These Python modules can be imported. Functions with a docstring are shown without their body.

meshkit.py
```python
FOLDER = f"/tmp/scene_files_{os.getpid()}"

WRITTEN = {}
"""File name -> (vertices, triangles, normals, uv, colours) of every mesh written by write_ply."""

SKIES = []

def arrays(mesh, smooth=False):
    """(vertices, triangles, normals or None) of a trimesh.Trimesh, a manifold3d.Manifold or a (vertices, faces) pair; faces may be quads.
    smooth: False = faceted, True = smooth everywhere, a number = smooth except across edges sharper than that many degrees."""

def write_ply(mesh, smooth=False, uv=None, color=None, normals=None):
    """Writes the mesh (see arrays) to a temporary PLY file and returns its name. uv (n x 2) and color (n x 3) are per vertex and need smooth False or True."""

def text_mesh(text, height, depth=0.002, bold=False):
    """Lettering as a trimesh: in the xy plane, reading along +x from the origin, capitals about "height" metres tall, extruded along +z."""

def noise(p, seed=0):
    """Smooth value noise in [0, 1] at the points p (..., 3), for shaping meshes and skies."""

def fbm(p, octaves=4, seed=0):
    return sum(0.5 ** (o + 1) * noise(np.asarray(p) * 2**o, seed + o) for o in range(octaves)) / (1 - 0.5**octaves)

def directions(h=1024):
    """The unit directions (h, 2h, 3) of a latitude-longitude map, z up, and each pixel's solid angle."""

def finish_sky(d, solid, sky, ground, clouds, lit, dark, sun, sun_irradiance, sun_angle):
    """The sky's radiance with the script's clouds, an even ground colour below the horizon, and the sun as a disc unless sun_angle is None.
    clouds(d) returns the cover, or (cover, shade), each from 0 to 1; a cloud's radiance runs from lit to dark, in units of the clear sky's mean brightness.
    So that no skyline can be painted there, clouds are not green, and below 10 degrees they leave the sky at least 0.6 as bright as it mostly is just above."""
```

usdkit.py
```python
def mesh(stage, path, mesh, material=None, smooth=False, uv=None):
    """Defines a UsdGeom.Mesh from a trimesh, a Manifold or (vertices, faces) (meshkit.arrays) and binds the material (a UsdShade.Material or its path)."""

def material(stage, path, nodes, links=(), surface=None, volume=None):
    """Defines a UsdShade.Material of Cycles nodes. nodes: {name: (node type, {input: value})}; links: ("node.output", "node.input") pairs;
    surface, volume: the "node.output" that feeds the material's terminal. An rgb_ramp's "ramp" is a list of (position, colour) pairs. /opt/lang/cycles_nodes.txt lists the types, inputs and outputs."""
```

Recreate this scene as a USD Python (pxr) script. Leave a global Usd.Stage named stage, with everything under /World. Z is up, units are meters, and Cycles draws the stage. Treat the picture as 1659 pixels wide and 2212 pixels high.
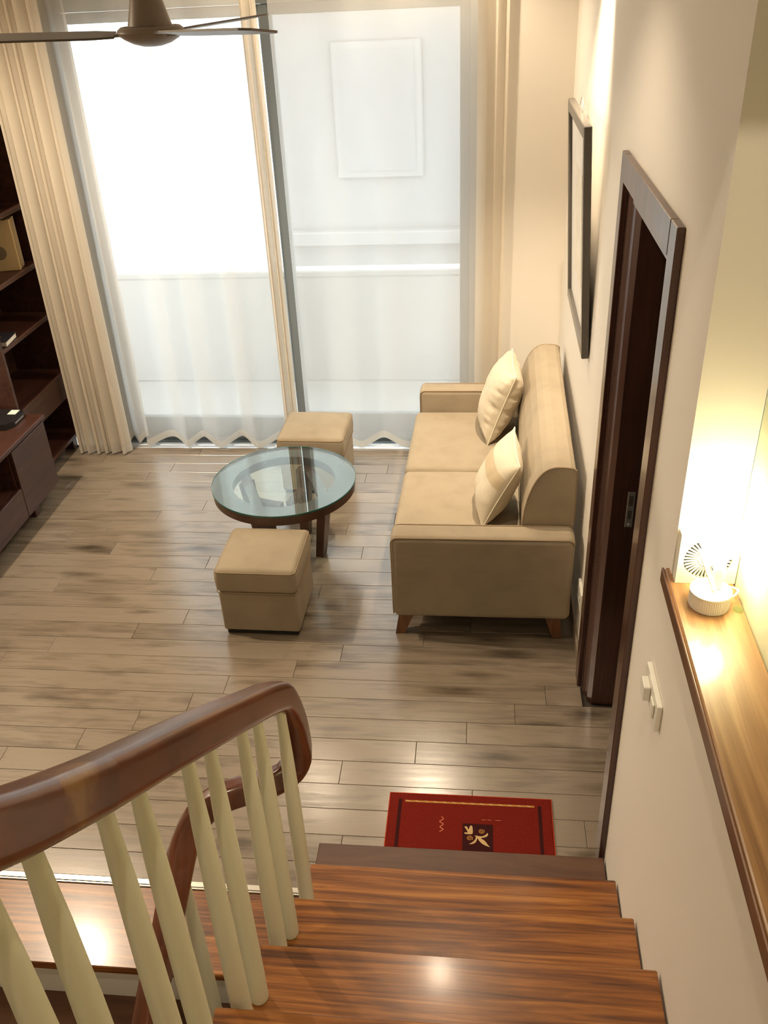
import math, random
import numpy as np
import trimesh, manifold3d as m3d
import shapely.geometry as sg
import meshkit, usdkit
from pxr import Usd, UsdGeom, UsdLux, UsdShade, Gf, Sdf, Vt

rng = np.random.default_rng(7)
stage = Usd.Stage.CreateInMemory()
UsdGeom.SetStageUpAxis(stage, UsdGeom.Tokens.z)
UsdGeom.SetStageMetersPerUnit(stage, 1.0)
stage.SetDefaultPrim(UsdGeom.Xform.Define(stage, '/World').GetPrim())
UsdGeom.Scope.Define(stage, '/World/Looks')

# ------------------------------------------------------------------ camera, sky, ceiling lights
W_PX, H_PX, F_PX = 1659.0, 2212.0, 1914.157
CAM = (0.0, 0.0, 2.6)
RIGHT = (0.9944192825, 0.0963025861, -0.0430825083)
UP = (-0.0131020656, 0.5179332172, 0.8553207109)
FWD = (-0.1046834585, 0.8499829378, -0.5163045410)
cam = UsdGeom.Camera.Define(stage, '/World/camera')
cam.CreateHorizontalApertureAttr(24.0)
cam.CreateVerticalApertureAttr(24.0 * H_PX / W_PX)
cam.CreateFocalLengthAttr(24.0 * F_PX / W_PX)
cam.CreateClippingRangeAttr(Gf.Vec2f(0.05, 200.0))
cam.AddTransformOp().Set(Gf.Matrix4d(*RIGHT, 0, *UP, 0, -FWD[0], -FWD[1], -FWD[2], 0, *CAM, 1))
cam.CreateExposureAttr(-0.22)

dome = UsdLux.DomeLight.Define(stage, '/World/sky')
dome.CreateColorAttr(Gf.Vec3f(0.90, 0.96, 1.0))
dome.CreateIntensityAttr(2.1)

WARM = (1.0, 0.82, 0.60)
CEIL = 3.0
# x, y, ceiling height, power, cone half angle
DOWNLIGHTS = [
    (0.30, 3.70, CEIL, 40.0, 33, 'small recessed ceiling downlight close to the right wall above the picture'),
    (-0.16, 2.61, CEIL, 4.5, 58, 'recessed ceiling downlight over the red mat and the foot of the stairs'),
    (-0.36, 4.85, CEIL, 8.0, 72, 'recessed ceiling downlight by the curtains, above the far end of the sofa'),
    (-1.24, 4.85, CEIL, 3.5, 72, 'recessed ceiling downlight by the curtains, above the middle of the window'),
    (-2.60, 3.38, CEIL, 33.0, 78, 'recessed ceiling downlight near the left wall above the television cabinet'),
    (-0.05, 0.35, 4.7, 24.0, 62, 'added unseen downlight high in the stairwell, fill light for the stairs'),  # added fill lamp for balusters, treads and half wall, no known source
]


def spot(path, pos, power, half, radius=0.03, color=WARM, tilt=0.0, soft=0.6):
    s = UsdLux.SphereLight.Define(stage, path)
    s.CreateRadiusAttr(radius)
    s.CreateColorAttr(Gf.Vec3f(*color))
    s.CreateIntensityAttr(8.0 * power / (4 * math.pi * math.pi * radius * radius))
    sh = UsdLux.ShapingAPI.Apply(s.GetPrim())
    sh.CreateShapingConeAngleAttr(half)
    sh.CreateShapingConeSoftnessAttr(soft)
    s.AddTranslateOp().Set(Gf.Vec3d(*pos))
    if tilt:
        s.AddRotateXOp().Set(tilt)
    return s


# ------------------------------------------------------------------ helpers
used = set()


def path_for(name, parent=None):
    base = (str(parent.GetPath()) if parent is not None else '/World') + '/' + name
    p, k = base, 0
    while p in used:
        k += 1
        p = f'{base}_{k:03d}'
    used.add(p)
    return p


def tag(prim, label=None, cat=None, group=None, kind=None):
    for k, v in (('label', label), ('category', cat), ('group', group), ('kind', kind)):
        if v:
            prim.SetCustomDataByKey(k, v)
    return prim


def thing(name, label=None, cat=None, loc=(0, 0, 0), rotz=0.0, group=None, kind=None):
    x = UsdGeom.Xform.Define(stage, path_for(name))
    x.AddTranslateOp().Set(Gf.Vec3d(*map(float, loc)))
    if rotz:
        x.AddRotateZOp().Set(math.degrees(rotz))
    return tag(x.GetPrim(), label, cat, group, kind)


def obj(name, mesh, mat, parent=None, smooth=False, uv=None, label=None):
    m = usdkit.mesh(stage, path_for(name, parent), mesh, mat, smooth=smooth, uv=uv).GetPrim()
    if label:
        m.SetCustomDataByKey('label', label)
    return m


def struct(name, mesh, mat, label=None, smooth=False, parent=None):
    return tag(obj(name, mesh, mat, parent, smooth), label, None, None, None if parent is not None else 'structure')


def cat(*ms):
    return trimesh.util.concatenate(list(ms))


def tm(man):
    m = man.to_mesh()
    return trimesh.Trimesh(np.array(m.vert_properties[:, :3]), np.array(m.tri_verts), process=False)


def man(t):
    return m3d.Manifold(m3d.Mesh(np.asarray(t.vertices, np.float32), np.asarray(t.faces, np.uint32)))


def box(x0, x1, y0, y1, z0, z1):
    return trimesh.creation.box(bounds=[[x0, y0, z0], [x1, y1, z1]])


def bbox(x0, x1, y0, y1, z0, z1, c=0.002):
    """box with chamfered edges: hull of three boxes"""
    c = min(c, (x1 - x0) * .45, (y1 - y0) * .45, (z1 - z0) * .45)
    pts = []
    for ex, ey, ez in ((0, c, c), (c, 0, c), (c, c, 0)):
        for a in (x0 + ex, x1 - ex):
            for b in (y0 + ey, y1 - ey):
                for d in (z0 + ez, z1 - ez):
                    pts.append((a, b, d))
    return trimesh.convex.convex_hull(np.array(pts))


def rbox(x0, x1, y0, y1, z0, z1, r=0.02, seg=16):
    r = min(r, (x1 - x0) * .49, (y1 - y0) * .49, (z1 - z0) * .49)
    s = m3d.Manifold.sphere(r, seg)
    ms = [s.translate((a, b, c)) for a in (x0 + r, x1 - r) for b in (y0 + r, y1 - r) for c in (z0 + r, z1 - r)]
    return tm(m3d.Manifold.batch_hull(ms))


def prism(poly, h, z0=0.0):
    """polygon in xy extruded along z"""
    m = trimesh.creation.extrude_polygon(poly if hasattr(poly, 'exterior') else sg.Polygon(poly), h, engine='earcut')
    m.apply_translation((0, 0, z0))
    return m


def prism_y(poly_xz, y0, y1):
    m = trimesh.creation.extrude_polygon(poly_xz if hasattr(poly_xz, 'exterior') else sg.Polygon(poly_xz), y1 - y0, engine='earcut')
    v = m.vertices.copy()
    m.vertices = np.c_[v[:, 0], y0 + v[:, 2], v[:, 1]]
    m.invert()
    return m


def prism_x(poly_yz, x0, x1):
    m = trimesh.creation.extrude_polygon(poly_yz if hasattr(poly_yz, 'exterior') else sg.Polygon(poly_yz), x1 - x0, engine='earcut')
    v = m.vertices.copy()
    m.vertices = np.c_[x0 + v[:, 2], v[:, 0], v[:, 1]]
    return m


def lathe(profile, n=48, at=(0, 0, 0)):
    m = trimesh.creation.revolve(np.array(profile, float), sections=n)
    if m.volume < 0:
        m.invert()
    m.apply_translation(at)
    return m


def tube(pts, r, n=10, closed=False):
    pts = np.asarray(pts, float)
    N = len(pts)
    rr = np.broadcast_to(np.asarray(r, float), (N,))
    T = np.gradient(pts, axis=0)
    if closed:
        T = np.roll(pts, -1, 0) - np.roll(pts, 1, 0)
    T /= np.linalg.norm(T, axis=1)[:, None]
    u = np.cross(T[0], (0, 0, 1.0) if abs(T[0][2]) < .9 else (1.0, 0, 0))
    u /= np.linalg.norm(u)
    V, F = [], []
    a = np.linspace(0, 2 * np.pi, n, endpoint=False)
    for i in range(N):
        u = u - T[i] * np.dot(u, T[i])
        u /= np.linalg.norm(u)
        w = np.cross(T[i], u)
        V.append(pts[i] + rr[i] * (np.cos(a)[:, None] * u + np.sin(a)[:, None] * w))
    V = np.vstack(V)
    for i in range(N if closed else N - 1):
        j = (i + 1) % N
        for k in range(n):
            l = (k + 1) % n
            F += [(i * n + k, i * n + l, j * n + l), (i * n + k, j * n + l, j * n + k)]
    if not closed:
        V = np.vstack([V, pts[0], pts[-1]])
        c0, c1 = len(V) - 2, len(V) - 1
        for k in range(n):
            l = (k + 1) % n
            F += [(c0, l, k), (c1, (N - 1) * n + k, (N - 1) * n + l)]
    return trimesh.Trimesh(V, F, process=False)


def cyl(r, z0, z1, at=(0, 0), n=32, c=0.002):
    p = [(0, z0), (r - c, z0), (r, z0 + c), (r, z1 - c), (r - c, z1), (0, z1)]
    return lathe(p, n, (at[0], at[1], 0))


def bar(a, b, w, h, up=(0, 0, 1)):
    """a rectangular bar from a to b, w across, h along up"""
    a, b = np.array(a, float), np.array(b, float)
    t = b - a
    L = np.linalg.norm(t)
    t /= L
    u = np.array(up, float)
    u -= t * np.dot(u, t)
    u /= np.linalg.norm(u)
    s = np.cross(t, u)
    m = bbox(-w / 2, w / 2, -h / 2, h / 2, 0, L, .002)
    M = np.eye(4)
    M[:3, 0], M[:3, 1], M[:3, 2], M[:3, 3] = s, u, t, a
    if np.linalg.det(M[:3, :3]) < 0:
        M[:3, 0] *= -1
    m.apply_transform(M)
    return m


def catmull(P, n=12):
    P = np.asarray(P, float)
    Q = np.vstack([2 * P[0] - P[1], P, 2 * P[-1] - P[-2]])
    out = []
    for i in range(1, len(Q) - 2):
        p0, p1, p2, p3 = Q[i - 1:i + 3]
        for t in np.linspace(0, 1, n, endpoint=False):
            out.append(.5 * (2 * p1 + (p2 - p0) * t + (2 * p0 - 5 * p1 + 4 * p2 - p3) * t * t + (3 * p1 - p0 - 3 * p2 + p3) * t ** 3))
    out.append(P[-1])
    return np.array(out)


def skew(m, k=0.012, y0=2.05):
    """the right-hand wall runs 0.7 degrees off the floor boards"""
    m.vertices[:, 0] += k * (m.vertices[:, 1] - y0)
    return m


def wx(y):
    return 0.437 + 0.012 * (y - 2.05)


def refine(m, length):
    r = man(m).refine_to_length(length)
    return tm(r)


# ------------------------------------------------------------------ materials
LOOKS = '/World/Looks/'


def plain(name, color, rough=0.5, bump=None, var=0.0, vscale=6.0, metallic=0.0, spec=0.5, extra=None):
    nodes = {'p': ('principled_bsdf', {'base_color': color, 'roughness': rough, 'metallic': metallic, 'specular_ior_level': spec, **(extra or {})}), 'g': ('geometry', {})}
    links = []
    if var:
        nodes['n'] = ('noise_texture', {'scale': vscale, 'detail': 4.0})
        a = [max(0, c * (1 - var)) for c in color]
        b = [min(1, c * (1 + var)) for c in color]
        nodes['r'] = ('rgb_ramp', {'ramp': [(0.3, a), (0.7, b)]})
        links += [('g.position', 'n.vector'), ('n.fac', 'r.fac'), ('r.color', 'p.base_color')]
    if bump:
        sc, st, dist = bump
        nodes['bn'] = ('noise_texture', {'scale': sc, 'detail': 3.0})
        nodes['b'] = ('bump', {'strength': st, 'distance': dist})
        links += [('g.position', 'bn.vector'), ('bn.fac', 'b.height'), ('b.normal', 'p.normal')]
    return usdkit.material(stage, LOOKS + name, nodes, links, surface='p.BSDF')


def fabric(name, color, scale=900.0, var=0.10, sheen=0.3):
    nodes = {
        'g': ('geometry', {}),
        'm': ('mapping', {'scale': (scale, scale, scale * .25)}),
        'w': ('noise_texture', {'scale': 1.0, 'detail': 2.0}),
        'n2': ('noise_texture', {'scale': 9.0, 'detail': 5.0}),
        'm3': ('mapping', {'scale': (14.0, 14.0, 70.0)}),
        'n3': ('noise_texture', {'scale': 1.0, 'detail': 3.0}),
        'add': ('math', {'math_type': 'multiply_add', 'value2': 0.45}),
        'add2': ('math', {'math_type': 'multiply_add', 'value2': 0.3}),
        'r': ('rgb_ramp', {'ramp': [(0.45, [c * (1 - var) for c in color]), (0.95, [min(1, c * (1 + var)) for c in color])]}),
        'b': ('bump', {'strength': 0.25, 'distance': 0.0015}),
        'p': ('principled_bsdf', {'roughness': 0.9, 'specular_ior_level': 0.2, 'sheen_weight': sheen, 'sheen_roughness': 0.5, 'sheen_tint': color}),
    }
    links = [('g.position', 'm.vector'), ('m.vector', 'w.vector'), ('g.position', 'n2.vector'), ('g.position', 'm3.vector'), ('m3.vector', 'n3.vector'),
             ('n3.fac', 'add2.value1'), ('n2.fac', 'add2.value3'), ('w.fac', 'add.value1'), ('add2.value', 'add.value3'),
             ('add.value', 'r.fac'), ('r.color', 'p.base_color'), ('w.fac', 'b.height'), ('b.normal', 'p.normal')]
    return usdkit.material(stage, LOOKS + name, nodes, links, surface='p.BSDF')


def wood(name, ramp, scale=(1.2, 26.0, 26.0), rough=0.3, dist=0.6, coat=0.0, bump=0.05, big=(0.5, 2.5, 2.5), bigamt=0.35, wob=0.0, rot=(0, 0, 0), coatrough=0.08):
    """grain along x in space, noise stretched along it; wob bends the grain"""
    nodes = {
        'g': ('geometry', {}),
        'mr': ('mapping', {'rotation': rot}),
        'mw': ('mapping', {'scale': (1.1, 1.1, 1.1)}),
        'nw': ('noise_texture', {'scale': 1.0, 'detail': 1.0}),
        'vw': ('vector_math', {'math_type': 'scale', 'scale': wob}),
        'va': ('vector_math', {'math_type': 'add'}),
        'm': ('mapping', {'scale': scale}),
        'n': ('noise_texture', {'scale': 1.0, 'detail': 6.0, 'roughness': 0.6, 'distortion': dist}),
        'm2': ('mapping', {'scale': big}),
        'n2': ('noise_texture', {'scale': 1.0, 'detail': 3.0}),
        'mix': ('math', {'math_type': 'multiply_add', 'value2': bigamt}),
        'sub': ('math', {'math_type': 'subtract', 'value2': bigamt * .5}),
        'r': ('rgb_ramp', {'ramp': ramp}),
        'b': ('bump', {'strength': bump, 'distance': 0.001}),
        'p': ('principled_bsdf', {'roughness': rough, 'coat_weight': coat, 'coat_roughness': coatrough}),
    }
    links = [('g.position', 'mr.vector'), ('mr.vector', 'mw.vector'), ('mw.vector', 'nw.vector'), ('nw.color', 'vw.vector1'), ('vw.vector', 'va.vector1'), ('mr.vector', 'va.vector2'),
             ('va.vector', 'm.vector'), ('m.vector', 'n.vector'), ('mr.vector', 'm2.vector'), ('m2.vector', 'n2.vector'),
             ('n2.fac', 'mix.value1'), ('n.fac', 'mix.value3'), ('mix.value', 'sub.value1'), ('sub.value', 'r.fac'), ('r.color', 'p.base_color'),
             ('n.fac', 'b.height'), ('b.normal', 'p.normal')]
    return usdkit.material(stage, LOOKS + name, nodes, links, surface='p.BSDF')


def plank_material(name):
    """grey-brown oak: st = (board id * 20 + metres along, board id * 3 + metres across)"""
    nodes = {
        'tc': ('texture_coordinate', {}),
        'sx': ('separate_xyz', {}),
        'dv': ('math', {'math_type': 'divide', 'value2': 20.0}),
        'fl': ('math', {'math_type': 'floor'}),
        'wn': ('white_noise_texture', {'dimensions': '1D'}),
        'm': ('mapping', {'scale': (2.4, 46.0, 1.0)}),
        'n': ('noise_texture', {'scale': 1.0, 'detail': 7.0, 'roughness': 0.62, 'distortion': 0.9}),
        'm2': ('mapping', {'scale': (2.2, 9.0, 1.0)}),
        'n2': ('noise_texture', {'scale': 1.0, 'detail': 4.0, 'distortion': 1.6}),
        'mk': ('mapping', {'scale': (2.3, 8.5, 1.0)}),
        'nk': ('noise_texture', {'scale': 4.0, 'detail': 2.0}),
        'vk': ('vector_math', {'math_type': 'scale', 'scale': 0.22}),
        'vka': ('vector_math', {'math_type': 'add'}),
        'vo': ('voronoi_texture', {'scale': 1.0, 'randomness': 1.0}),
        'knot': ('map_range', {'from_min': 0.03, 'from_max': 0.34, 'to_min': 0.40, 'to_max': 0.0, 'clamp': True}),
        'a1': ('math', {'math_type': 'multiply_add', 'value2': 0.68}),
        'a2': ('math', {'math_type': 'multiply_add', 'value2': 0.29}),
        'a3': ('math', {'math_type': 'subtract'}),
        'r': ('rgb_ramp', {'ramp': [(0.0, (0.03, 0.021, 0.015)), (0.34, (0.036, 0.026, 0.018)), (0.52, (0.088, 0.066, 0.046)), (0.68, (0.150, 0.116, 0.082)), (0.90, (0.225, 0.178, 0.130)), (1.0, (0.265, 0.214, 0.16))]}),
        'b': ('bump', {'strength': 0.12, 'distance': 0.0006}),
        'rr': ('map_range', {'from_min': 0.3, 'from_max': 0.8, 'to_min': 0.25, 'to_max': 0.18}),
        'p': ('principled_bsdf', {'specular_ior_level': 0.95}),
    }
    links = [('tc.UV', 'sx.vector'), ('sx.x', 'dv.value1'), ('dv.value', 'fl.value1'), ('fl.value', 'wn.w'),
             ('tc.UV', 'm.vector'), ('m.vector', 'n.vector'), ('tc.UV', 'm2.vector'), ('m2.vector', 'n2.vector'),
             ('tc.UV', 'mk.vector'), ('mk.vector', 'nk.vector'), ('nk.color', 'vk.vector1'), ('vk.vector', 'vka.vector1'), ('mk.vector', 'vka.vector2'), ('vka.vector', 'vo.vector'),
             ('vo.distance', 'knot.value'),
             ('n2.fac', 'a1.value1'), ('n.fac', 'a1.value3'), ('wn.value', 'a2.value1'), ('a1.value', 'a2.value3'), ('a2.value', 'a3.value1'), ('knot.result', 'a3.value2'),
             ('a3.value', 'r.fac'), ('r.color', 'p.base_color'), ('n.fac', 'b.height'), ('b.normal', 'p.normal'), ('n.fac', 'rr.value'), ('rr.result', 'p.roughness')]
    return usdkit.material(stage, LOOKS + name, nodes, links, surface='p.BSDF')


def sheer(name, color, see, translucent=0.55):
    nodes = {
        't': ('transparent_bsdf', {'color': (1, 1, 1)}),
        'd': ('diffuse_bsdf', {'color': color}),
        'l': ('translucent_bsdf', {'color': color}),
        'a': ('mix_closure', {'fac': translucent}),
        'm': ('mix_closure', {}),
        'lw': ('layer_weight', {'blend': 0.5}),
        'cover': ('map_range', {'from_min': 0.0, 'from_max': 0.9, 'to_min': 1.0 - see, 'to_max': 1.0, 'clamp': True}),
    }
    return usdkit.material(stage, LOOKS + name, nodes, [('lw.facing', 'cover.value'), ('cover.result', 'm.fac'), ('d.BSDF', 'a.closure1'), ('l.BSDF', 'a.closure2'), ('t.BSDF', 'm.closure1'), ('a.closure', 'm.closure2')], surface='m.closure')


def pane(name, tint=(0.97, 0.99, 0.98)):
    nodes = {'t': ('transparent_bsdf', {'color': tint}), 'g': ('glossy_bsdf', {'color': (1, 1, 1), 'roughness': 0.01}), 'm': ('mix_closure', {}),
             'lw': ('layer_weight', {'blend': 0.5}), 'p5': ('math', {'math_type': 'power', 'value2': 5.0}), 'f': ('math', {'math_type': 'multiply_add', 'value2': 0.955, 'value3': 0.045})}
    return usdkit.material(stage, LOOKS + name, nodes, [('lw.facing', 'p5.value1'), ('p5.value', 'f.value1'), ('f.value', 'm.fac'), ('t.BSDF', 'm.closure1'), ('g.BSDF', 'm.closure2')], surface='m.closure')


def glow(name, color, strength):
    return usdkit.material(stage, LOOKS + name, {'e': ('emission', {'color': color, 'strength': strength})}, surface='e.emission')


M = {}
M['wall'] = plain('wall_paint', (0.80, 0.75, 0.67), 0.7, (260.0, 0.10, 0.001))
M['wall_green'] = plain('pale_green_paint', (0.60, 0.62, 0.47), 0.7, (260.0, 0.10, 0.001))
M['ceiling'] = plain('ceiling_paint', (0.80, 0.77, 0.72), 0.8)
M['white_paint'] = plain('riser_paint', (0.74, 0.71, 0.65), 0.55)
M['plank'] = plank_material('oak_plank')
M['sub'] = plain('floor_joint', (0.05, 0.038, 0.028), 0.9)
M['base'] = wood('baseboard_wood', [(0.3, (0.16, 0.12, 0.085)), (0.7, (0.30, 0.24, 0.175))], scale=(20.0, 1.5, 40.0), rough=0.4)
M['stair'] = wood('stair_wood', [(0.33, (0.075, 0.022, 0.005)), (0.47, (0.185, 0.060, 0.010)), (0.60, (0.30, 0.110, 0.020)), (0.76, (0.48, 0.205, 0.045))],
                  scale=(1.9, 62.0, 62.0), rough=0.30, wob=0.07, coat=0.25, coatrough=0.14, big=(0.6, 3.0, 3.0), bigamt=0.30)
M['stair_dark'] = wood('dark_step_wood', [(0.25, (0.045, 0.017, 0.008)), (0.5, (0.085, 0.036, 0.017)), (0.8, (0.14, 0.066, 0.032))],
                       scale=(1.6, 18.0, 18.0), rough=0.42, wob=0.15)  # shared dark wood; on the lower flight it paints in shade
M['rail'] = wood('handrail_wood', [(0.25, (0.045, 0.011, 0.004)), (0.5, (0.105, 0.026, 0.009)), (0.8, (0.19, 0.056, 0.020))],
                 scale=(16.0, 2.2, 2.2), rough=0.26, coat=0.35, coatrough=0.18, wob=0.3)
M['rail_patch'] = wood('handrail_patch_wood', [(0.3, (0.045, 0.012, 0.005)), (0.55, (0.105, 0.028, 0.010)), (0.66, (0.19, 0.085, 0.022)), (0.8, (0.24, 0.12, 0.03))], scale=(9.0, 4.0, 4.0), rough=0.26, coat=0.35, coatrough=0.18, wob=0.4)
M['baluster'] = plain('baluster_paint', (0.74, 0.72, 0.54), 0.45, (120.0, 0.05, 0.001))
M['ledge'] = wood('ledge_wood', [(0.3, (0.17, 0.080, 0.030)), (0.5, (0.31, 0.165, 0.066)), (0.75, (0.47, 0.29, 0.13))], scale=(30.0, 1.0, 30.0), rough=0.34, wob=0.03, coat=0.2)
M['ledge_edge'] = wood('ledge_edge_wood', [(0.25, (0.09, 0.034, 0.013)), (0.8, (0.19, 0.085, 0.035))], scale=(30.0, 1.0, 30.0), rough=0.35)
M['cab'] = wood('cabinet_wood', [(0.25, (0.030, 0.011, 0.007)), (0.5, (0.058, 0.022, 0.014)), (0.8, (0.095, 0.038, 0.024))], scale=(26.0, 2.0, 26.0), rough=0.42)
M['table'] = wood('table_wood', [(0.25, (0.030, 0.011, 0.006)), (0.8, (0.095, 0.036, 0.018))], scale=(8.0, 8.0, 8.0), rough=0.35, coat=0.3)
M['frame_dark'] = wood('door_frame_wood', [(0.25, (0.035, 0.012, 0.008)), (0.8, (0.10, 0.04, 0.026))], scale=(30.0, 30.0, 1.6), rough=0.30, coat=0.3)
M['pic_frame'] = plain('picture_frame_paint', (0.085, 0.075, 0.062), 0.24)
M['sofa'] = fabric('sofa_fabric', (0.325, 0.268, 0.190))
M['sofa_pipe'] = plain('sofa_piping', (0.30, 0.22, 0.135), 0.9)
M['pillow'] = fabric('pillow_fabric', (0.58, 0.51, 0.39), var=0.06)
M['pillow_stripe'] = fabric('pillow_stripe', (0.47, 0.38, 0.25), var=0.06)
M['pillow_seam'] = plain('pillow_seam', (0.74, 0.68, 0.52), 0.9)
M['leg'] = wood('sofa_leg_wood', [(0.3, (0.14, 0.06, 0.025)), (0.8, (0.27, 0.13, 0.06))], scale=(30, 30, 3), rough=0.4)
M['black'] = plain('black_plastic', (0.012, 0.012, 0.014), 0.35)
M['under'] = plain('black_underlining', (0.018, 0.017, 0.016), 0.9)
M['alu'] = plain('aluminium', (0.72, 0.73, 0.74), 0.35, metallic=0.6)
M['nosing'] = plain('floor_nosing_metal', (0.55, 0.52, 0.46), 0.34, metallic=0.75)
M['win'] = plain('window_frame_paint', (0.20, 0.23, 0.25), 0.45)
M['win_rail'] = plain('window_rail_paint', (0.16, 0.19, 0.21), 0.45)
M['pane'] = pane('window_glass')
M['tglass'] = pane('table_glass', (0.86, 0.93, 0.90))
M['tedge'] = plain('table_glass_edge', (0.02, 0.10, 0.08), 0.08)
M['curtain'] = sheer('sheer_curtain', (0.80, 0.78, 0.74), 0.45)
M['curtain_fold'] = sheer('folded_curtain', (0.78, 0.76, 0.72), 0.16, 0.5)
M['curtain_thick'] = sheer('gathered_curtain', (0.80, 0.73, 0.62), 0.05, 0.35)
M['hem'] = sheer('curtain_hem', (0.84, 0.81, 0.75), 0.04, 0.5)
M['plastic'] = plain('white_plastic', (0.80, 0.78, 0.70), 0.35)
M['ivory'] = plain('ivory_plastic', (0.74, 0.71, 0.60), 0.4)
M['slot'] = plain('dark_slot', (0.06, 0.055, 0.05), 0.6)
M['steel'] = plain('brushed_steel', (0.55, 0.53, 0.48), 0.35, metallic=0.9)
M['fan'] = plain('fan_paint', (0.17, 0.125, 0.09), 0.4)
M['fan_blade'] = plain('fan_blade_paint', (0.075, 0.055, 0.04), 0.4)
M['room2'] = plain('back_room_paint', (0.30, 0.42, 0.44), 0.7)
M['mat_red'] = plain('mat_red_pile', (0.17, 0.014, 0.008), 0.95, (700.0, 0.5, 0.002), 0.12, 120.0, spec=0.1)
M['mat_edge'] = plain('mat_bound_edge', (0.42, 0.05, 0.02), 0.9, spec=0.1)
M['mat_dark'] = plain('mat_dark_pile', (0.045, 0.010, 0.010), 0.95, (700.0, 0.5, 0.002), spec=0.1)
M['mat_gold'] = plain('mat_gold_pile', (0.50, 0.24, 0.06), 0.95, (700.0, 0.5, 0.002), spec=0.1)
M['mat_cream'] = plain('mat_cream_pile', (0.62, 0.42, 0.20), 0.95, (700.0, 0.5, 0.002), spec=0.1)
M['mat_pink'] = plain('mat_pink_pile', (0.60, 0.20, 0.11), 0.95, spec=0.1)
M['box_cream'] = plain('cream_card', (0.55, 0.40, 0.20), 0.7)
M['box_shade'] = plain('grey_print', (0.20, 0.155, 0.10), 0.7)
M['paper'] = plain('page_edges', (0.80, 0.74, 0.64), 0.8)
M['book'] = plain('book_cover', (0.035, 0.035, 0.045), 0.35)
M['book_pic'] = plain('book_cover_print', (0.20, 0.17, 0.11), 0.35)
M['label'] = plain('white_label', (0.85, 0.80, 0.72), 0.6)
M['art'] = plain('art_paper', (0.84, 0.80, 0.74), 0.35, var=0.05, vscale=5.0)
M['art_print'] = plain('art_print', (0.80, 0.74, 0.62), 0.4, var=0.12, vscale=7.0)
M['balcony'] = plain('balcony_paint', (0.46, 0.46, 0.47), 0.7)
M['balcony_floor'] = plain('balcony_tiles', (0.5, 0.5, 0.5), 0.6)
M['facade'] = plain('facade_paint', (0.21, 0.21, 0.215), 0.8)
M['pale_metal'] = plain('pale_metal_paint', (0.55, 0.55, 0.55), 0.8)
M['white_house'] = plain('white_house_paint', (0.82, 0.82, 0.82), 0.8)
M['facade_trim'] = plain('facade_trim', (0.218, 0.218, 0.222), 0.8)
M['facade_dark'] = plain('facade_window', (0.195, 0.195, 0.205), 0.6)
M['street'] = plain('street_paving', (0.25, 0.25, 0.25), 0.9)
M['lamp_disc'] = glow('downlight_disc', WARM, 30.0)
M['bulb'] = glow('bulb_glow', (1.0, 0.86, 0.50), 65.0)
M['clear'] = pane('clear_disc', (0.80, 0.92, 0.80))

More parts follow.
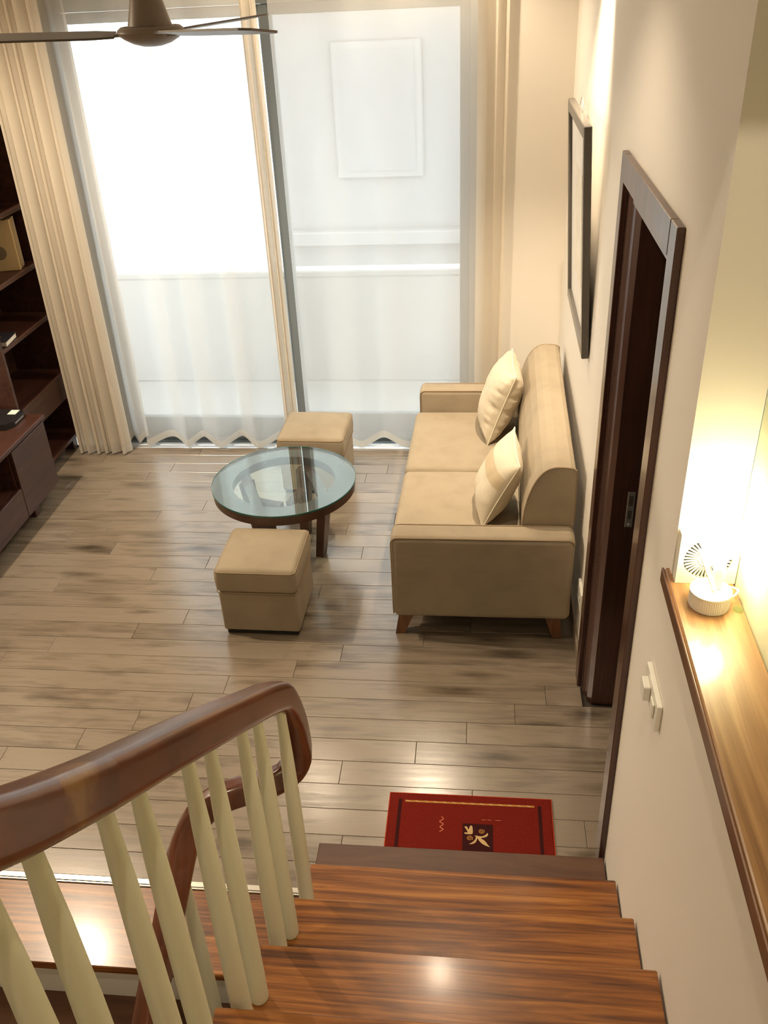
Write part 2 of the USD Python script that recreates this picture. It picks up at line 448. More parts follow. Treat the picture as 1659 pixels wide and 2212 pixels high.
# ------------------------------------------------------------------ setting: floor planks
PW, ROW0 = 0.115811, 0.336          # board width; row n is centred on (n + ROW0) * PW
PLEN = 1.369
JOINT = {32: -1.41, 31: -1.668, 30: -0.773, 28: -1.392, 27: -1.605, 26: -0.6, 25: -0.792, 24: -1.075, 23: -1.205, 22: -1.4, 21: -1.596, 20: -0.508,
         18: 0.393, 41: -1.923, 40: -2.046, 37: -1.587, 36: -1.828, 35: -2.083, 34: -2.263, 39: -2.511}
BACK = 5.19
LEFT = -3.0
floor = thing('floor', 'grey-brown oak board floor of the living room', kind='structure')
pid = 0
y_near, y_far = 1.846, 5.060
for n in range(15, 46):
    yc = (n + ROW0) * PW
    ya, yb = max(yc - PW / 2, y_near), min(yc + PW / 2, y_far)
    if yb - ya < 0.004:
        continue
    x_end = .440 + .155 if 2.105 < yc < 2.74 else wx(yc) - 0.004
    j0 = JOINT.get(n, -1.0 + float(rng.uniform(-.68, .68)))
    cuts = sorted(x for x in (j0 + k * PLEN for k in range(-4, 5)) if LEFT + .03 < x < x_end - .03)
    xs = [LEFT] + cuts + [x_end]
    for a, b in zip(xs[:-1], xs[1:]):
        g, c = 0.0006, 0.0012
        x0, x1, y0, y1 = a + g, b - g, ya + g, yb - g
        v = [(x0, y0, -.010), (x1, y0, -.010), (x1, y1, -.010), (x0, y1, -.010), (x0, y0, -c), (x1, y0, -c), (x1, y1, -c), (x0, y1, -c),
             (x0 + c, y0 + c, 0), (x1 - c, y0 + c, 0), (x1 - c, y1 - c, 0), (x0 + c, y1 - c, 0)]
        f = []
        for s in (0, 4):
            for k in range(4):
                l = (k + 1) % 4
                f.append((s + k, s + l, s + 4 + l, s + 4 + k))
        f += [(8, 9, 10, 11), (3, 2, 1, 0)]
        v = np.array(v)
        uv = np.c_[pid * 20.0 + 5 + v[:, 0], pid * 3.0 + v[:, 1] - yc]
        obj('plank', (v, np.array(f)), M['plank'], floor, uv=uv)
        pid += 1
obj('underlay', cat(box(LEFT, 0.44, 1.85, 5.118, -.06, -.011), box(.4405, .5955, 2.01, 2.95, -.06, -.011)), M['sub'], floor)

# ------------------------------------------------------------------ walls and ceiling
DY0, DY1, DZ = 2.06, 2.885, 2.04            # door opening in the right-hand wall
CORN = 1.672                                 # where the full wall ends and the half wall with its ledge begins
TH = 0.13


def wallbox(y0, y1, z0, z1, x0=0.437, x1=0.437 + TH):
    return skew(box(x0, x1, y0, y1, z0, z1))


struct('wall_right', cat(wallbox(DY1, 5.3, -.05, CEIL + .02), wallbox(DY0, DY1, DZ, CEIL + .02), wallbox(CORN, DY0, -.05, 4.82)), M['wall'],
       'warm white painted right wall with the picture and the doorway')
struct('wall_right_half', skew(cat(box(.437, .70, -1.3, CORN, -.05, 1.393))), M['wall'], 'cream painted half wall beside the stairs under the wooden ledge')
struct('wall_recess', skew(cat(box(.568, .70, -1.3, CORN, 1.393, 4.82))), M['wall_green'], 'pale wall set back above the wooden ledge, lit by the lamp')
WX0, WX1, WZ = -2.345, -0.015, 2.57           # window opening
struct('wall_back', cat(box(LEFT, WX0, BACK, BACK + .16, -.05, CEIL), box(WX1, .62, BACK, BACK + .16, -.05, CEIL), box(WX0, WX1, BACK, BACK + .16, WZ, CEIL)), M['wall'],
       'cream back wall around the tall window')
struct('wall_left', box(LEFT - .12, LEFT, -1.3, BACK + .16, -2.2, 4.82), M['wall'], 'left wall behind the bookcase')
struct('wall_front', box(LEFT - .12, .82, -1.42, -1.3, -2.2, 4.82), M['wall'], 'stairwell wall behind the camera')
ceiling = struct('ceiling', box(LEFT, .56, 1.30, BACK, CEIL, CEIL + .12), M['ceiling'], 'white ceiling of the living room')
struct('ceiling_stairwell', cat(box(LEFT, .82, -1.3, 1.42, 4.7, 4.82), box(LEFT, .42, 1.30, 1.42, CEIL + .12, 4.7)), M['ceiling'], 'ceiling and beam of the stairwell')
bb = skew(cat(bbox(.425, .4365, 2.96, 5.18, 0.0005, .065, .003)))
struct('baseboard_right', bb, M['base'], 'narrow wooden baseboard along the right wall behind the sofa')
struct('baseboard_back', bbox(.0, .46, 5.178, 5.1895, .0005, .065, .003), M['base'], 'narrow wooden baseboard on the back wall beside the window')

# ------------------------------------------------------------------ window with sliding doors, balcony and street
win = thing('window_1', 'tall sliding glass doors behind the sheer curtains', kind='structure')
obj('sill', cat(bbox(WX0 - .1, .40, 5.0615, 5.095, -.008, .003, .0015), bbox(WX0 - .1, .40, 5.0955, 5.128, -.008, .007, .002)), M['alu'], win, label='bright aluminium floor sill')
obj('track', cat(bbox(WX0 - .1, .40, 5.129, 5.189, -.03, -.004, .002), bbox(WX0, WX1, 5.1895, 5.33, -.03, .018, .003)), M['win_rail'], win)
obj('head_frame', bbox(WX0 + .001, WX1 - .001, 5.20, 5.34, WZ - .06, WZ - .001, .003), M['win'], win)
for x0 in (WX0 + .001, WX1 - .051):
    obj('jamb', bbox(x0, x0 + .05, 5.20, 5.34, .0185, WZ - .061, .003), M['win'], win)
for (a, b, y) in ((-2.29, -1.12, 5.215), (-1.175, -.067, 5.275)):
    obj('stile', bbox(a, a + .055, y, y + .045, .019, 2.508, .003), M['win'], win)
    obj('stile', bbox(b - .055, b, y, y + .045, .019, 2.508, .003), M['win'], win)
    obj('bottom_rail', bbox(a + .0555, b - .0555, y, y + .045, .019, .15, .003), M['win_rail'], win)
    obj('top_rail', bbox(a + .0555, b - .0555, y, y + .045, 2.455, 2.508, .003), M['win'], win)
    obj('pane', box(a + .0555, b - .0555, y + .020, y + .026, .151, 2.454), M['pane'], win)

balc = thing('balcony', 'pale balcony with a low wall and rail outside the window, seen through the curtains', 'balcony')
obj('slab', bbox(-3.4, 1.6, 5.36, 6.42, -.20, -.05, .01), M['balcony_floor'], balc)
obj('added_shade_slab', bbox(-3.4, 1.6, 5.36, 6.50, 2.75, 2.93, .01), M['balcony'], balc)  # added out of view to keep steep sky light off the curtains
obj('parapet', bbox(-3.4, 1.6, 6.30, 6.40, -.049, .765, .01), M['balcony'], balc)
obj('top_rail', bbox(-3.4, 1.6, 6.28, 6.42, .7655, .81, .01), M['balcony'], balc)

fac = thing('neighbour_house', 'grey house across the street behind the right-hand curtain', 'house')
obj('wall', box(-2.75, 8.0, 13.0, 13.5, -4.0, 4.4), M['facade'], fac)
for i in range(4):
    for k in range(2):
        xx, zz = -2.0 + i * 2.0, -3.0 + k * 3.2
        fr = obj('window', bbox(xx, xx + 1.2, 12.93, 12.999, zz, zz + 1.7, .02), M['facade_trim'], fac)
        obj('pane', box(xx + .1, xx + 1.1, 12.92, 12.929, zz + .1, zz + 1.6), M['facade_dark'], fr)
for k in range(2):
    obj('cornice', bbox(-2.76, 8.0, 12.80, 12.999, -.7 + k * 3.2, -.5 + k * 3.2, .02), M['facade_trim'], fac)
wh = thing('white_house', 'bright white low house across the street behind the left-hand curtain', 'house')
obj('wall', box(-12.0, -2.9, 15.0, 15.5, -4.0, 4.6), M['white_house'], wh)
obj('roof_edge', bbox(-12.1, -2.85, 14.7, 15.6, 4.601, 4.8, .03), M['facade_trim'], wh)
for k in range(3):
    fr = obj('window', bbox(-11.0 + k * 2.8, -9.6 + k * 2.8, 14.93, 14.999, -3.4, -1.6, .02), M['facade_trim'], wh)
    obj('pane', box(-10.9 + k * 2.8, -9.7 + k * 2.8, 14.92, 14.929, -3.3, -1.7), M['facade_dark'], fr)
pole = cyl(.15, -4.0, 4.2, (-3.42, 9.6), 24)
tag(obj('utility_pole', pole, M['pale_metal'], smooth=40), 'grey street pole outside, a soft upright shape behind the left curtain', 'pole')
arc = [(-5.0 + 1.0 * math.cos(a), 10.4, 1.0 + 1.0 * math.sin(a)) for a in np.linspace(0, math.pi, 25)]
arc = [(-4.0, 10.4, -4.0)] + arc + [(-6.0, 10.4, -4.0)]
tag(obj('gate_arch', tube(arc, .05, 8), M['pale_metal'], smooth=40), 'round-topped metal arch in the street outside the left curtain', 'arch')
struct('ground', box(-30, 30, 5.5, 60, -4.3, -4.0), M['street'], 'paved street below the balcony')

# ------------------------------------------------------------------ doorway in the right wall
door = thing('door_1', 'open doorway with a dark wooden frame in the right wall', kind='structure')
TO, TI = 0.418, 0.4365                        # trim stands out from the wall
obj('trim_board', skew(bbox(TO, TI, 1.985, DY0 + .004, .001, DZ + .075, .002)), M['frame_dark'], door)
obj('trim_board', skew(bbox(TO, TI, DY1 - .004, 2.955, .001, DZ + .075, .002)), M['frame_dark'], door)
obj('trim_head', skew(bbox(TO - .001, TI, DY0 + .0045, DY1 - .0045, DZ - .006, DZ + .075, .002)), M['frame_dark'], door)
pl = sg.Polygon([(TI + .001, 2.884), (TI + .001, 2.845), (.448, 2.835), (.452, 2.80), (.468, 2.779), (.555, 2.775), (.582, 2.79), (.596, 2.815), (.596, 2.884)])
obj('jamb', skew(prism(pl, DZ - .002 - .001, .001)), M['frame_dark'], door)
pl2 = sg.Polygon([(TI + .001, 2.061), (.596, 2.061), (.596, 2.10), (TI + .001, 2.10)])
obj('jamb', skew(prism(pl2, DZ - .003, .001)), M['frame_dark'], door)
obj('head_jamb', skew(bbox(TI + .001, .596, 2.101, 2.774, DZ - .045, DZ - .001, .002)), M['frame_dark'], door)
sp = skew(bbox(.520, .546, 2.7725, 2.7775, .865, 1.01, .001))
sp_ = obj('strike_plate', sp, M['steel'], door, label='steel lock strike plate')
obj('slot', skew(box(.526, .540, 2.7715, 2.7724, .955, .995)), M['slot'], sp_)
obj('slot', skew(box(.526, .540, 2.7715, 2.7724, .90, .935)), M['slot'], sp_)
obj('screw', skew(cyl(.005, 0, .003).apply_transform(trimesh.transformations.rotation_matrix(math.pi / 2, (1, 0, 0))).apply_translation((.533, 2.772, .878))), M['alu'], sp_)
struct('wall_back_room', cat(box(.5685, 2.6, 3.30, 3.42, -.05, 2.6), box(2.5, 2.6, 1.7, 3.3, -.05, 2.6), box(.5685, 2.6, 1.70, 1.80, -.05, 2.6), box(.57, 2.6, 1.7, 3.42, 2.6, 2.7)), M['room2'],
       'dim blue-green walls of the room beyond the doorway')
struct('floor_back_room', box(.5955, 2.6, 1.71, 3.40, -.08, -.002), M['sub'], 'dark floor of the room beyond the doorway')

# ------------------------------------------------------------------ ledge on the half wall
led = thing('ledge', 'varnished wooden ledge board on top of the half wall, lamp standing on it', 'ledge')
obj('board', skew(bbox(.4265, .5665, -1.25, 1.700, 1.3945, 1.432, .004)), M['ledge'], led)
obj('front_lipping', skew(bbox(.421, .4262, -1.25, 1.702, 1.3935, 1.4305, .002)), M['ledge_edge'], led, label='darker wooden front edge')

# ------------------------------------------------------------------ stairs
# tread top z, far nosing y, left end x
ST = [(0.075, 1.972, -.523), (0.250, 1.757, -.500), (0.450, 1.495, -.484), (0.640, 1.235, -.498), (0.830, .975, -.515), (1.020, .715, -.515), (1.21, .455, -.515)]
stairs = thing('staircase', 'reddish-brown wooden stairs with white sides coming up towards the viewer', 'stairs')
TT = 0.032
for i, (z, y, xl) in enumerate(ST):
    yb = ST[i + 1][1] - .03 if i + 1 < len(ST) else -.4
    xr = wx(yb) - .003
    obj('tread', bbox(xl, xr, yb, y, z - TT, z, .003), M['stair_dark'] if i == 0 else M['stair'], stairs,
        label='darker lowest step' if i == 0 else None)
    zlow = (ST[i - 1][0] + .001) if i else .001
    if i:
        obj('riser', bbox(xl + .015, xr, y - .045, y - .030, zlow, z - TT - .0005, .002), M['white_paint'], stairs)
    else:
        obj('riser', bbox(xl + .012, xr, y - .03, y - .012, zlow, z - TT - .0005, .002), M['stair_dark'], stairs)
body = []
for i, (z, y, xl) in enumerate(ST[1:], 1):
    yb = ST[i + 1][1] - .046 if i + 1 < len(ST) else -.4
    body.append(box(-.47, wx(yb) - .004, yb, y - .046, max(z - .42, -.04), z - TT - .001))
obj('stringer', cat(*body), M['white_paint'], stairs)
struct('trim_1', cat(bbox(-2.99, -.548, 1.8235, 1.8445, -.012, .0035, .0012), bbox(-2.99, -.548, 1.8165, 1.823, -.030, .0015, .001)), M['nosing'],
       'thin metal edge strip where the boards meet the landing')
low = thing('lower_staircase', 'glossy wooden top step and steps going down behind the balusters, darkened in colour for shade', 'stairs')
LX1 = -.505
obj('landing_board', bbox(LEFT + .01, LX1, 1.53, 1.816, -.036, -.002, .003), M['stair'], low, label='glossy landing board')
for i in range(5):
    zt = -.185 * (i + 1)
    y1 = 1.545 - .26 * i
    obj('riser', bbox(LEFT + .01, LX1 - .005, y1, y1 + .015, zt + .001, zt + .185 - .0375 + (.0 if i else 0), .002), M['white_paint'], low)
    obj('tread', bbox(LEFT + .01, LX1 - .002, y1 - .275, y1 + .014, zt - .035, zt, .003), M['stair_dark'], low)  # darker wood imitates the dim light of the lower flight
struct('wall_lower', cat(box(LEFT, .82, 1.851, 1.95, -2.2, -.061), box(.45, .70, -1.3, 1.85, -2.2, -.051)), M['wall'], 'walls of the lower stairwell')
struct('floor_lower', box(LEFT, .82, -1.3, 1.95, -2.3, -2.2), M['sub'], 'floor of the lower storey')
struct('wall_stair_side', box(-.503, -.473, -1.2, 1.20, -1.3, -.05), M['white_paint'], 'white side of the stairs above the lower flight')

# ------------------------------------------------------------------ railing
rail = thing('stair_railing', 'dark wooden handrail on pale green-white round balusters, turning down at its end', 'railing')
BX = -.475
slope = .73
ctrl = [  # position, up
    ((BX - .02, .02, 2.42), (0, .75, .66)), ((BX - .008, .30, 2.135), (0, .68, .73)), ((BX, .50, 1.935), (0, .60, .80)), ((BX, .68, 1.787), (0, .59, .81)), ((BX, 1.00, 1.553), (0, .59, .81)), ((BX, 1.30, 1.330), (0, .59, .81)),
    ((BX, 1.50, 1.178), (0, .62, .78)), ((BX, 1.60, 1.085), (0, .80, .60)), ((BX, 1.665, .965), (0, .96, .28)), ((BX + .002, 1.690, .86), (0, 1, .05)),
    ((BX, 1.694, .785), (-.1, 1, .0)), ((BX - .03, 1.672, .745), (.05, .92, .40)), ((BX - .075, 1.635, .742), (.0, .5, .86)), ((BX - .13, 1.605, .747), (0, .15, .98)), ((BX - .185, 1.575, .748), (-.1, .1, 1)),
    ((BX - .235, 1.545, .730), (-.15, .2, 1)), ((BX - .275, 1.505, .680), (-.2, .5, .83)), ((BX - .296, 1.435, .612), (-.1, .59, .8)), ((BX - .308, 1.30, .508), (0, .6, .8)), ((BX - .325, 1.15, .400), (0, .59, .81)),
    ((BX - .330, .80, .145), (0, .59, .81)), ((BX - .330, .40, -.147), (0, .59, .81))]
P = catmull([c[0] for c in ctrl], 10)
U = catmull([c[1] for c in ctrl], 10)


def sweep(P, U, w, h, r, i0=0, i1=None):
    i1 = len(P) if i1 is None else i1
    sec = np.array(sg.box(-w / 2, -h / 2, w / 2, h / 2).buffer(-r).buffer(r, quad_segs=4).exterior.coords)[:-1]
    sec = sec.copy()
    top = sec[:, 1] > 0
    sec[top, 0] *= .94
    T = np.gradient(P, axis=0)
    V, F = [], []
    n = len(sec)
    for i in range(i0, i1):
        t = T[i] / np.linalg.norm(T[i])
        u = U[i] - t * np.dot(U[i], t)
        u /= np.linalg.norm(u)
        s = np.cross(t, u)
        V.append(P[i] + sec[:, :1] * s + sec[:, 1:] * u)
    N = len(V)
    V = np.vstack(V)
    for i in range(N - 1):
        for k in range(n):
            l = (k + 1) % n
            F += [(i * n + k, i * n + l, (i + 1) * n + l), (i * n + k, (i + 1) * n + l, (i + 1) * n + k)]
    V = np.vstack([V, V[:n].mean(0), V[-n:].mean(0)])
    for k in range(n):
        l = (k + 1) % n
        F += [(N * n, l, k), (N * n + 1, (N - 1) * n + k, (N - 1) * n + l)]
    m = trimesh.Trimesh(V, F, process=False)
    if m.volume < 0:
        m.invert()
    return m


RW, RH, RR = .067, .074, .021
cuts = [0, 27, 32, 131, len(P) - 1]
mats = [M['rail'], M['rail_patch'], M['rail'], M['rail']]
for a, b, mt in zip(cuts[:-1], cuts[1:], mats):
    obj('handrail', sweep(P, U, RW, RH, RR, a, b + 1), mt, rail, smooth=50, label='lighter repaired piece of handrail' if mt is M['rail_patch'] else None)
BAL = [(1.575, .25, 1.062), (1.39, .45, 1.215), (1.283, .45, 1.300), (1.107, .64, 1.432), (1.007, .64, 1.505), (.831, .83, 1.632), (.738, .83, 1.700), (.587, 1.02, 1.822), (.503, 1.02, 1.89), (.32, 1.21, 2.06)]
for y, z0, z1 in BAL:
    L = z1 - z0
    pr = [(0, 0), (.0195, 0), (.0212, .004), (.0215, .02), (.0210, L * .35), (.0195, L * .62), (.0165, L * .82), (.0125, L * .96), (.0115, L + .012), (0, L + .012)]
    obj('baluster', lathe(pr, 24, (BX, y, z0 + .0005)), M['baluster'], rail, smooth=50)
obj('baluster', lathe([(0, 0), (.0195, 0), (.0212, .004), (.0205, .4), (.016, .7), (.0115, .80), (0, .80)], 24, (BX - .312, 1.487, -.1845)), M['baluster'], rail, smooth=50)

# ------------------------------------------------------------------ sofa
sofa = thing('sofa', 'beige fabric two-seat sofa on splayed wooden legs along the right wall', 'sofa')
SK = dict(k=0.020, y0=3.2)
FR, BK, SY0, SY1, AW = -.372, .413, 3.165, 4.855, .125


def soften(m, length, amp, seed, sc=4.0):
    m = refine(m, length)
    n = m.vertex_normals
    m.vertices += n * ((meshkit.fbm(m.vertices * sc, 3, seed) - .5) * 2 * amp)[:, None]
    return m


obj('frame', skew(rbox(FR + .012, BK - .01, SY0 + AW + .002, SY1 - AW - .002, .125, .285, .015), **SK), M['sofa'], sofa, smooth=40)
arm_prof = sg.box(FR, .10, BK, .548).buffer(0)
for y0 in (SY0, SY1 - AW):
    a = rbox(FR, BK, y0, y0 + AW, .122, .548, .028, 20)
    a = soften(a, .05, .003, 3 + int(y0))
    arm = obj('arm', skew(a, **SK), M['sofa'], sofa, smooth=60)
    for yy in (y0 + .006, y0 + AW - .006):
        ang = np.linspace(0, math.pi / 2, 7)
        pp = [(FR + .003, yy, .14)] + [(FR + .031 - .028 * math.cos(t), yy, .515 + .028 * math.sin(t)) for t in ang] + [(BK - .031 + .028 * math.sin(t), yy, .515 + .028 * math.cos(t)) for t in ang]
        obj('piping', skew(tube(pp, .0032, 6), **SK), M['sofa_pipe'], arm, smooth=60)
half = (SY0 + SY1) / 2
for y0, y1, sd in ((SY0 + AW + .003, half - .002, 11), (half + .002, SY1 - AW - .003, 12)):
    c = rbox(FR - .022, .215, y0, y1, .287, .424, .032, 20)
    c = refine(c, .05)
    v = c.vertices
    tx = np.clip((v[:, 0] - FR) / .55, 0, 1) * np.clip((.215 - v[:, 0]) / .55 + .0, 0, 1) * 4
    ty = (v[:, 1] - y0) * (y1 - v[:, 1]) / ((y1 - y0) / 2) ** 2
    v[:, 2] += np.where(v[:, 2] > .40, .010 * np.clip(ty, 0, 1) * np.clip(tx, 0, 1), 0)
    c.vertices = v + c.vertex_normals * ((meshkit.fbm(v * 6, 3, sd) - .5) * .004)[:, None]
    obj('seat_cushion', skew(c, **SK), M['sofa'], sofa, smooth=60)
prof = [(.195, .287), (.192, .55), (.200, .62), (.215, .69), (.240, .755), (.268, .797), (.296, .818), (.33, .826), (.385, .822), (.402, .812), (.409, .790), (.412, .287)]
bk = prism_y(sg.Polygon(prof).buffer(-.006).buffer(.006), SY0 + AW + .003, SY1 - AW - .003)
bk = soften(bk, .05, .0035, 21)
back = obj('backrest', skew(bk, **SK), M['sofa'], sofa, smooth=45)
for yy in (SY0 + AW + .004, SY1 - AW - .004):
    obj('piping', skew(tube([(x, yy, z) for x, z in catmull([(x, z) for x, z in prof[1:-1]] + [(.412, .56)], 5)], .0035, 6), **SK), M['sofa_pipe'], back, smooth=60)
for (tx, ty, dx, dy) in ((FR + .06, SY0 + .075, -.035, -.022), (BK - .075, SY0 + .075, .028, -.022), (FR + .06, SY1 - .075, -.035, .022), (BK - .075, SY1 - .075, .028, .022)):
    top = np.array([(tx - .036, ty - .026), (tx + .036, ty - .026), (tx + .036, ty + .026), (tx - .036, ty + .026)])
    bot = np.array([(tx + dx + a * .021, ty + dy + b * .018) for a, b in ((-1, -1), (1, -1), (1, 1), (-1, 1))])
    pts = np.vstack([np.c_[top, [.1215] * 4], np.c_[bot, [.0006] * 4]])
    obj('leg', skew(trimesh.convex.convex_hull(pts), **SK), M['leg'], sofa)
obj('underside', skew(box(FR + .03, BK - .02, SY0 + .13, SY1 - .13, .118, .1245), **SK), M['under'], sofa)


def pillow(name, label, loc, tilt, rotz, w, h, t, seed, striped):
    """local: y across, z up the pillow, x thickness"""
    n = 40
    u, v = np.meshgrid(np.linspace(-1, 1, n), np.linspace(-1, 1, n), indexing='ij')
    ex = .62 if striped else .5
    edge = (1 - np.abs(u) ** 2.6).clip(0) ** ex * (1 - np.abs(v) ** 2.6).clip(0) ** ex
    pin = 1 - .085 * (1 - np.abs(u) ** 2)[:, :] * np.abs(v) ** 3
    pin2 = 1 - .085 * (1 - np.abs(v) ** 2) * np.abs(u) ** 3
    Y, Z = u * w / 2 * pin2, v * h / 2 * pin
    wr = (meshkit.fbm(np.stack([Y * 13, Z * 13, 0 * Y + seed], -1), 4, seed) - .5)
    rim = np.maximum(np.abs(u), np.abs(v))
    fold = (meshkit.fbm(np.stack([Y * 34, Z * 9, 0 * Y + seed + 3], -1), 3, seed + 5) - .5) * (np.abs(v) > np.abs(u)) + (meshkit.fbm(np.stack([Y * 9, Z * 34, 0 * Y + seed + 3], -1), 3, seed + 5) - .5) * (np.abs(v) <= np.abs(u))
    th = t / 2 * edge * (1 + .12 * wr) + (.012 * wr + .020 * fold * (1.6 if not striped else .8)) * edge ** .4 * rim ** 3
    if not striped:
        th *= 1 - .38 * np.exp(-((u + 1) / .17) ** 2) * (np.cos(v * math.pi * 4.5 + .4) > .55) * edge ** .2
    V = np.vstack([np.stack([-th, Y, Z], -1).reshape(-1, 3), np.stack([th, Y, Z], -1).reshape(-1, 3)])
    F = []
    idx = lambda i, j, s: s * n * n + i * n + j
    for i in range(n - 1):
        for j in range(n - 1):
            a, b, c, d = idx(i, j, 0), idx(i + 1, j, 0), idx(i + 1, j + 1, 0), idx(i, j + 1, 0)
            F += [(a, d, c), (a, c, b)]
            a, b, c, d = (q + n * n for q in (a, b, c, d))
            F += [(a, b, c), (a, c, d)]
    m = trimesh.Trimesh(V, F, process=False)
    m.merge_vertices(digits_vertex=6)
    R = trimesh.transformations.euler_matrix(0, tilt, rotz, 'sxyz')
    t_ = thing(name, label, 'cushion', loc, group='cream cushions on the sofa')
    zmin = (m.copy().apply_transform(R)).bounds[0][2]
    sh = trimesh.transformations.translation_matrix((0, 0, -zmin)) @ R
    obj('cover', m.copy().apply_transform(sh), M['pillow'], t_, smooth=70)
    ring = []
    for a, b in [(-1, s) for s in np.linspace(-1, 1, 14)] + [(s, 1) for s in np.linspace(-1, 1, 14)[1:]] + [(1, s) for s in np.linspace(1, -1, 14)[1:]] + [(s, -1) for s in np.linspace(1, -1, 14)[1:-1]]:
        i, j = int(round((a + 1) / 2 * (n - 1))), int(round((b + 1) / 2 * (n - 1)))
        ring.append((0, Y[i, j], Z[i, j]))
    obj('seam', tube(ring, .0035, 6, closed=True).apply_transform(sh), M['pillow_seam'], t_, smooth=60)
    if striped:
        for c, wd, mt in ((.30, .20, 'pillow_stripe'), (.05, .02, 'pillow_seam')):
            jj = [j for j in range(n) if abs(v[0, j] - c) <= wd]
            VV = []
            for j in jj:
                for i in range(1, n - 1):
                    VV.append((-th[i, j] - .0016, Y[i, j], Z[i, j]))
            VV = np.array(VV)
            k = n - 2
            FF = []
            for a in range(len(jj) - 1):
                for i in range(k - 1):
                    FF += [(a * k + i, (a + 1) * k + i, (a + 1) * k + i + 1), (a * k + i, (a + 1) * k + i + 1, a * k + i + 1)]
            if FF:
                obj('stripe', trimesh.Trimesh(VV, FF, process=False).apply_transform(sh), M[mt], t_, smooth=70)
    return t_


pillow('throw_pillow', 'plain cream cushion with a puckered side seam, farther one on the sofa near the window', (.115, 4.47, .4345), math.radians(20), 0.02, .41, .41, .19, 5, False)
pillow('throw_pillow', 'striped cream cushion leaning on the sofa back beside the near arm', (.095, 3.62, .4345), math.radians(27), 0.03, .40, .36, .16, 9, True)

# ------------------------------------------------------------------ ottomans
def ottoman(label, loc, s, rot):
    o = thing('ottoman', label, 'ottoman', loc, rot, group='beige cube ottomans')
    h = .372
    obj('plinth', bbox(-s / 2 + .018, s / 2 - .018, -s / 2 + .018, s / 2 - .018, .0006, .0235, .003), M['under'], o, label='black base')
    b = rbox(-s / 2 + .006, s / 2 - .006, -s / 2 + .006, s / 2 - .006, .024, .238, .012, 16)
    obj('body', soften(b, .04, .0015, 31), M['sofa'], o, smooth=50)
    l = rbox(-s / 2 - .001, s / 2 + .001, -s / 2 - .001, s / 2 + .001, .2395, h - .006, .026, 20)
    l = refine(l, .03)
    v = l.vertices
    q = (1 - (v[:, 0] / (s / 2)) ** 2).clip(0) * (1 - (v[:, 1] / (s / 2)) ** 2).clip(0)
    v[:, 2] += np.where(v[:, 2] > h - .04, .016 * q, 0)
    side = np.clip((v[:, 2] - .24) / .06, 0, 1) * np.clip((h - v[:, 2]) / .06, 0, 1)
    v[:, :2] *= (1 + .022 * side)[:, None]
    l.vertices = v + l.vertex_normals * ((meshkit.fbm(v * 8, 3, 33) - .5) * .003)[:, None]
    lid = obj('lid', l, M['sofa'], o, smooth=60)
    for zz, e in ((h - .020, .0035), (.246, .003)):
        k = s / 2 + (-.001 if zz > .3 else .001)
        rr = [(x, y, zz) for x, y in np.array(sg.box(-k, -k, k, k).buffer(-.024).buffer(.024, quad_segs=5).exterior.coords)[:-1]]
        obj('piping', tube(rr, e, 6, closed=True), M['sofa_pipe'], lid, smooth=60)
    return o


ottoman('beige fabric cube ottoman in front of the coffee table, nearest the viewer', (-.985, 3.338, 0), .372, -.012)
ottoman('beige fabric cube ottoman behind the coffee table, close to the window', (-.955, 4.655, 0), .385, -.02)

# ------------------------------------------------------------------ coffee table
TC = (-.985, 3.885)
tab = thing('coffee_table', 'round dark wooden coffee table with a glass top between the two ottomans', 'table', (TC[0], TC[1], 0))
ring = sg.Point(0, 0).buffer(.362, 48).difference(sg.Point(0, 0).buffer(.262, 48))
obj('ring_top', prism(ring, .046, .374), M['table'], tab, smooth=40)
gl = lathe([(0, .4205), (.3655, .4205), (.3655, .4285), (0, .4285)], 96)
obj('glass_top', lathe([(0, .4207), (.3645, .4207), (.3645, .4287), (0, .4287)], 96), M['tglass'], tab, smooth=40, label='clear glass top')
obj('glass_edge', prism(sg.Point(0, 0).buffer(.3675, 48).difference(sg.Point(0, 0).buffer(.3650, 48)), .0082, .4206), M['tedge'], tab, smooth=40, label='green glass edge')
for k in range(4):
    a = math.radians(-16 + 90 * k)
    ca, sa = math.cos(a), math.sin(a)
    def ring4(r, w, d, z):
        c = np.array((ca * r, sa * r))
        e1, e2 = np.array((ca, sa)) * d / 2, np.array((-sa, ca)) * w / 2
        return [(*(c + i * e1 + j * e2), z) for i in (-1, 1) for j in (-1, 1)]
    obj('leg', trimesh.convex.convex_hull(np.array(ring4(.175, .050, .040, .0006) + ring4(.225, .075, .050, .3735))), M['table'], tab)
    obj('stretcher', bar((ca * .02 * 1.5, sa * .03, .262), (ca * .188, sa * .188, .262), .045, .03), M['table'], tab)
d = np.array((.393, -.919))
nrm = np.array((.919, .393))
for s in (-1, 1):
    c = nrm * .168 * s
    e = math.sqrt(.30 ** 2 - .168 ** 2)
    obj('support_slat', bar((*(c - d * e), .3625), (*(c + d * e), .3625), .055, .021), M['table'], tab)

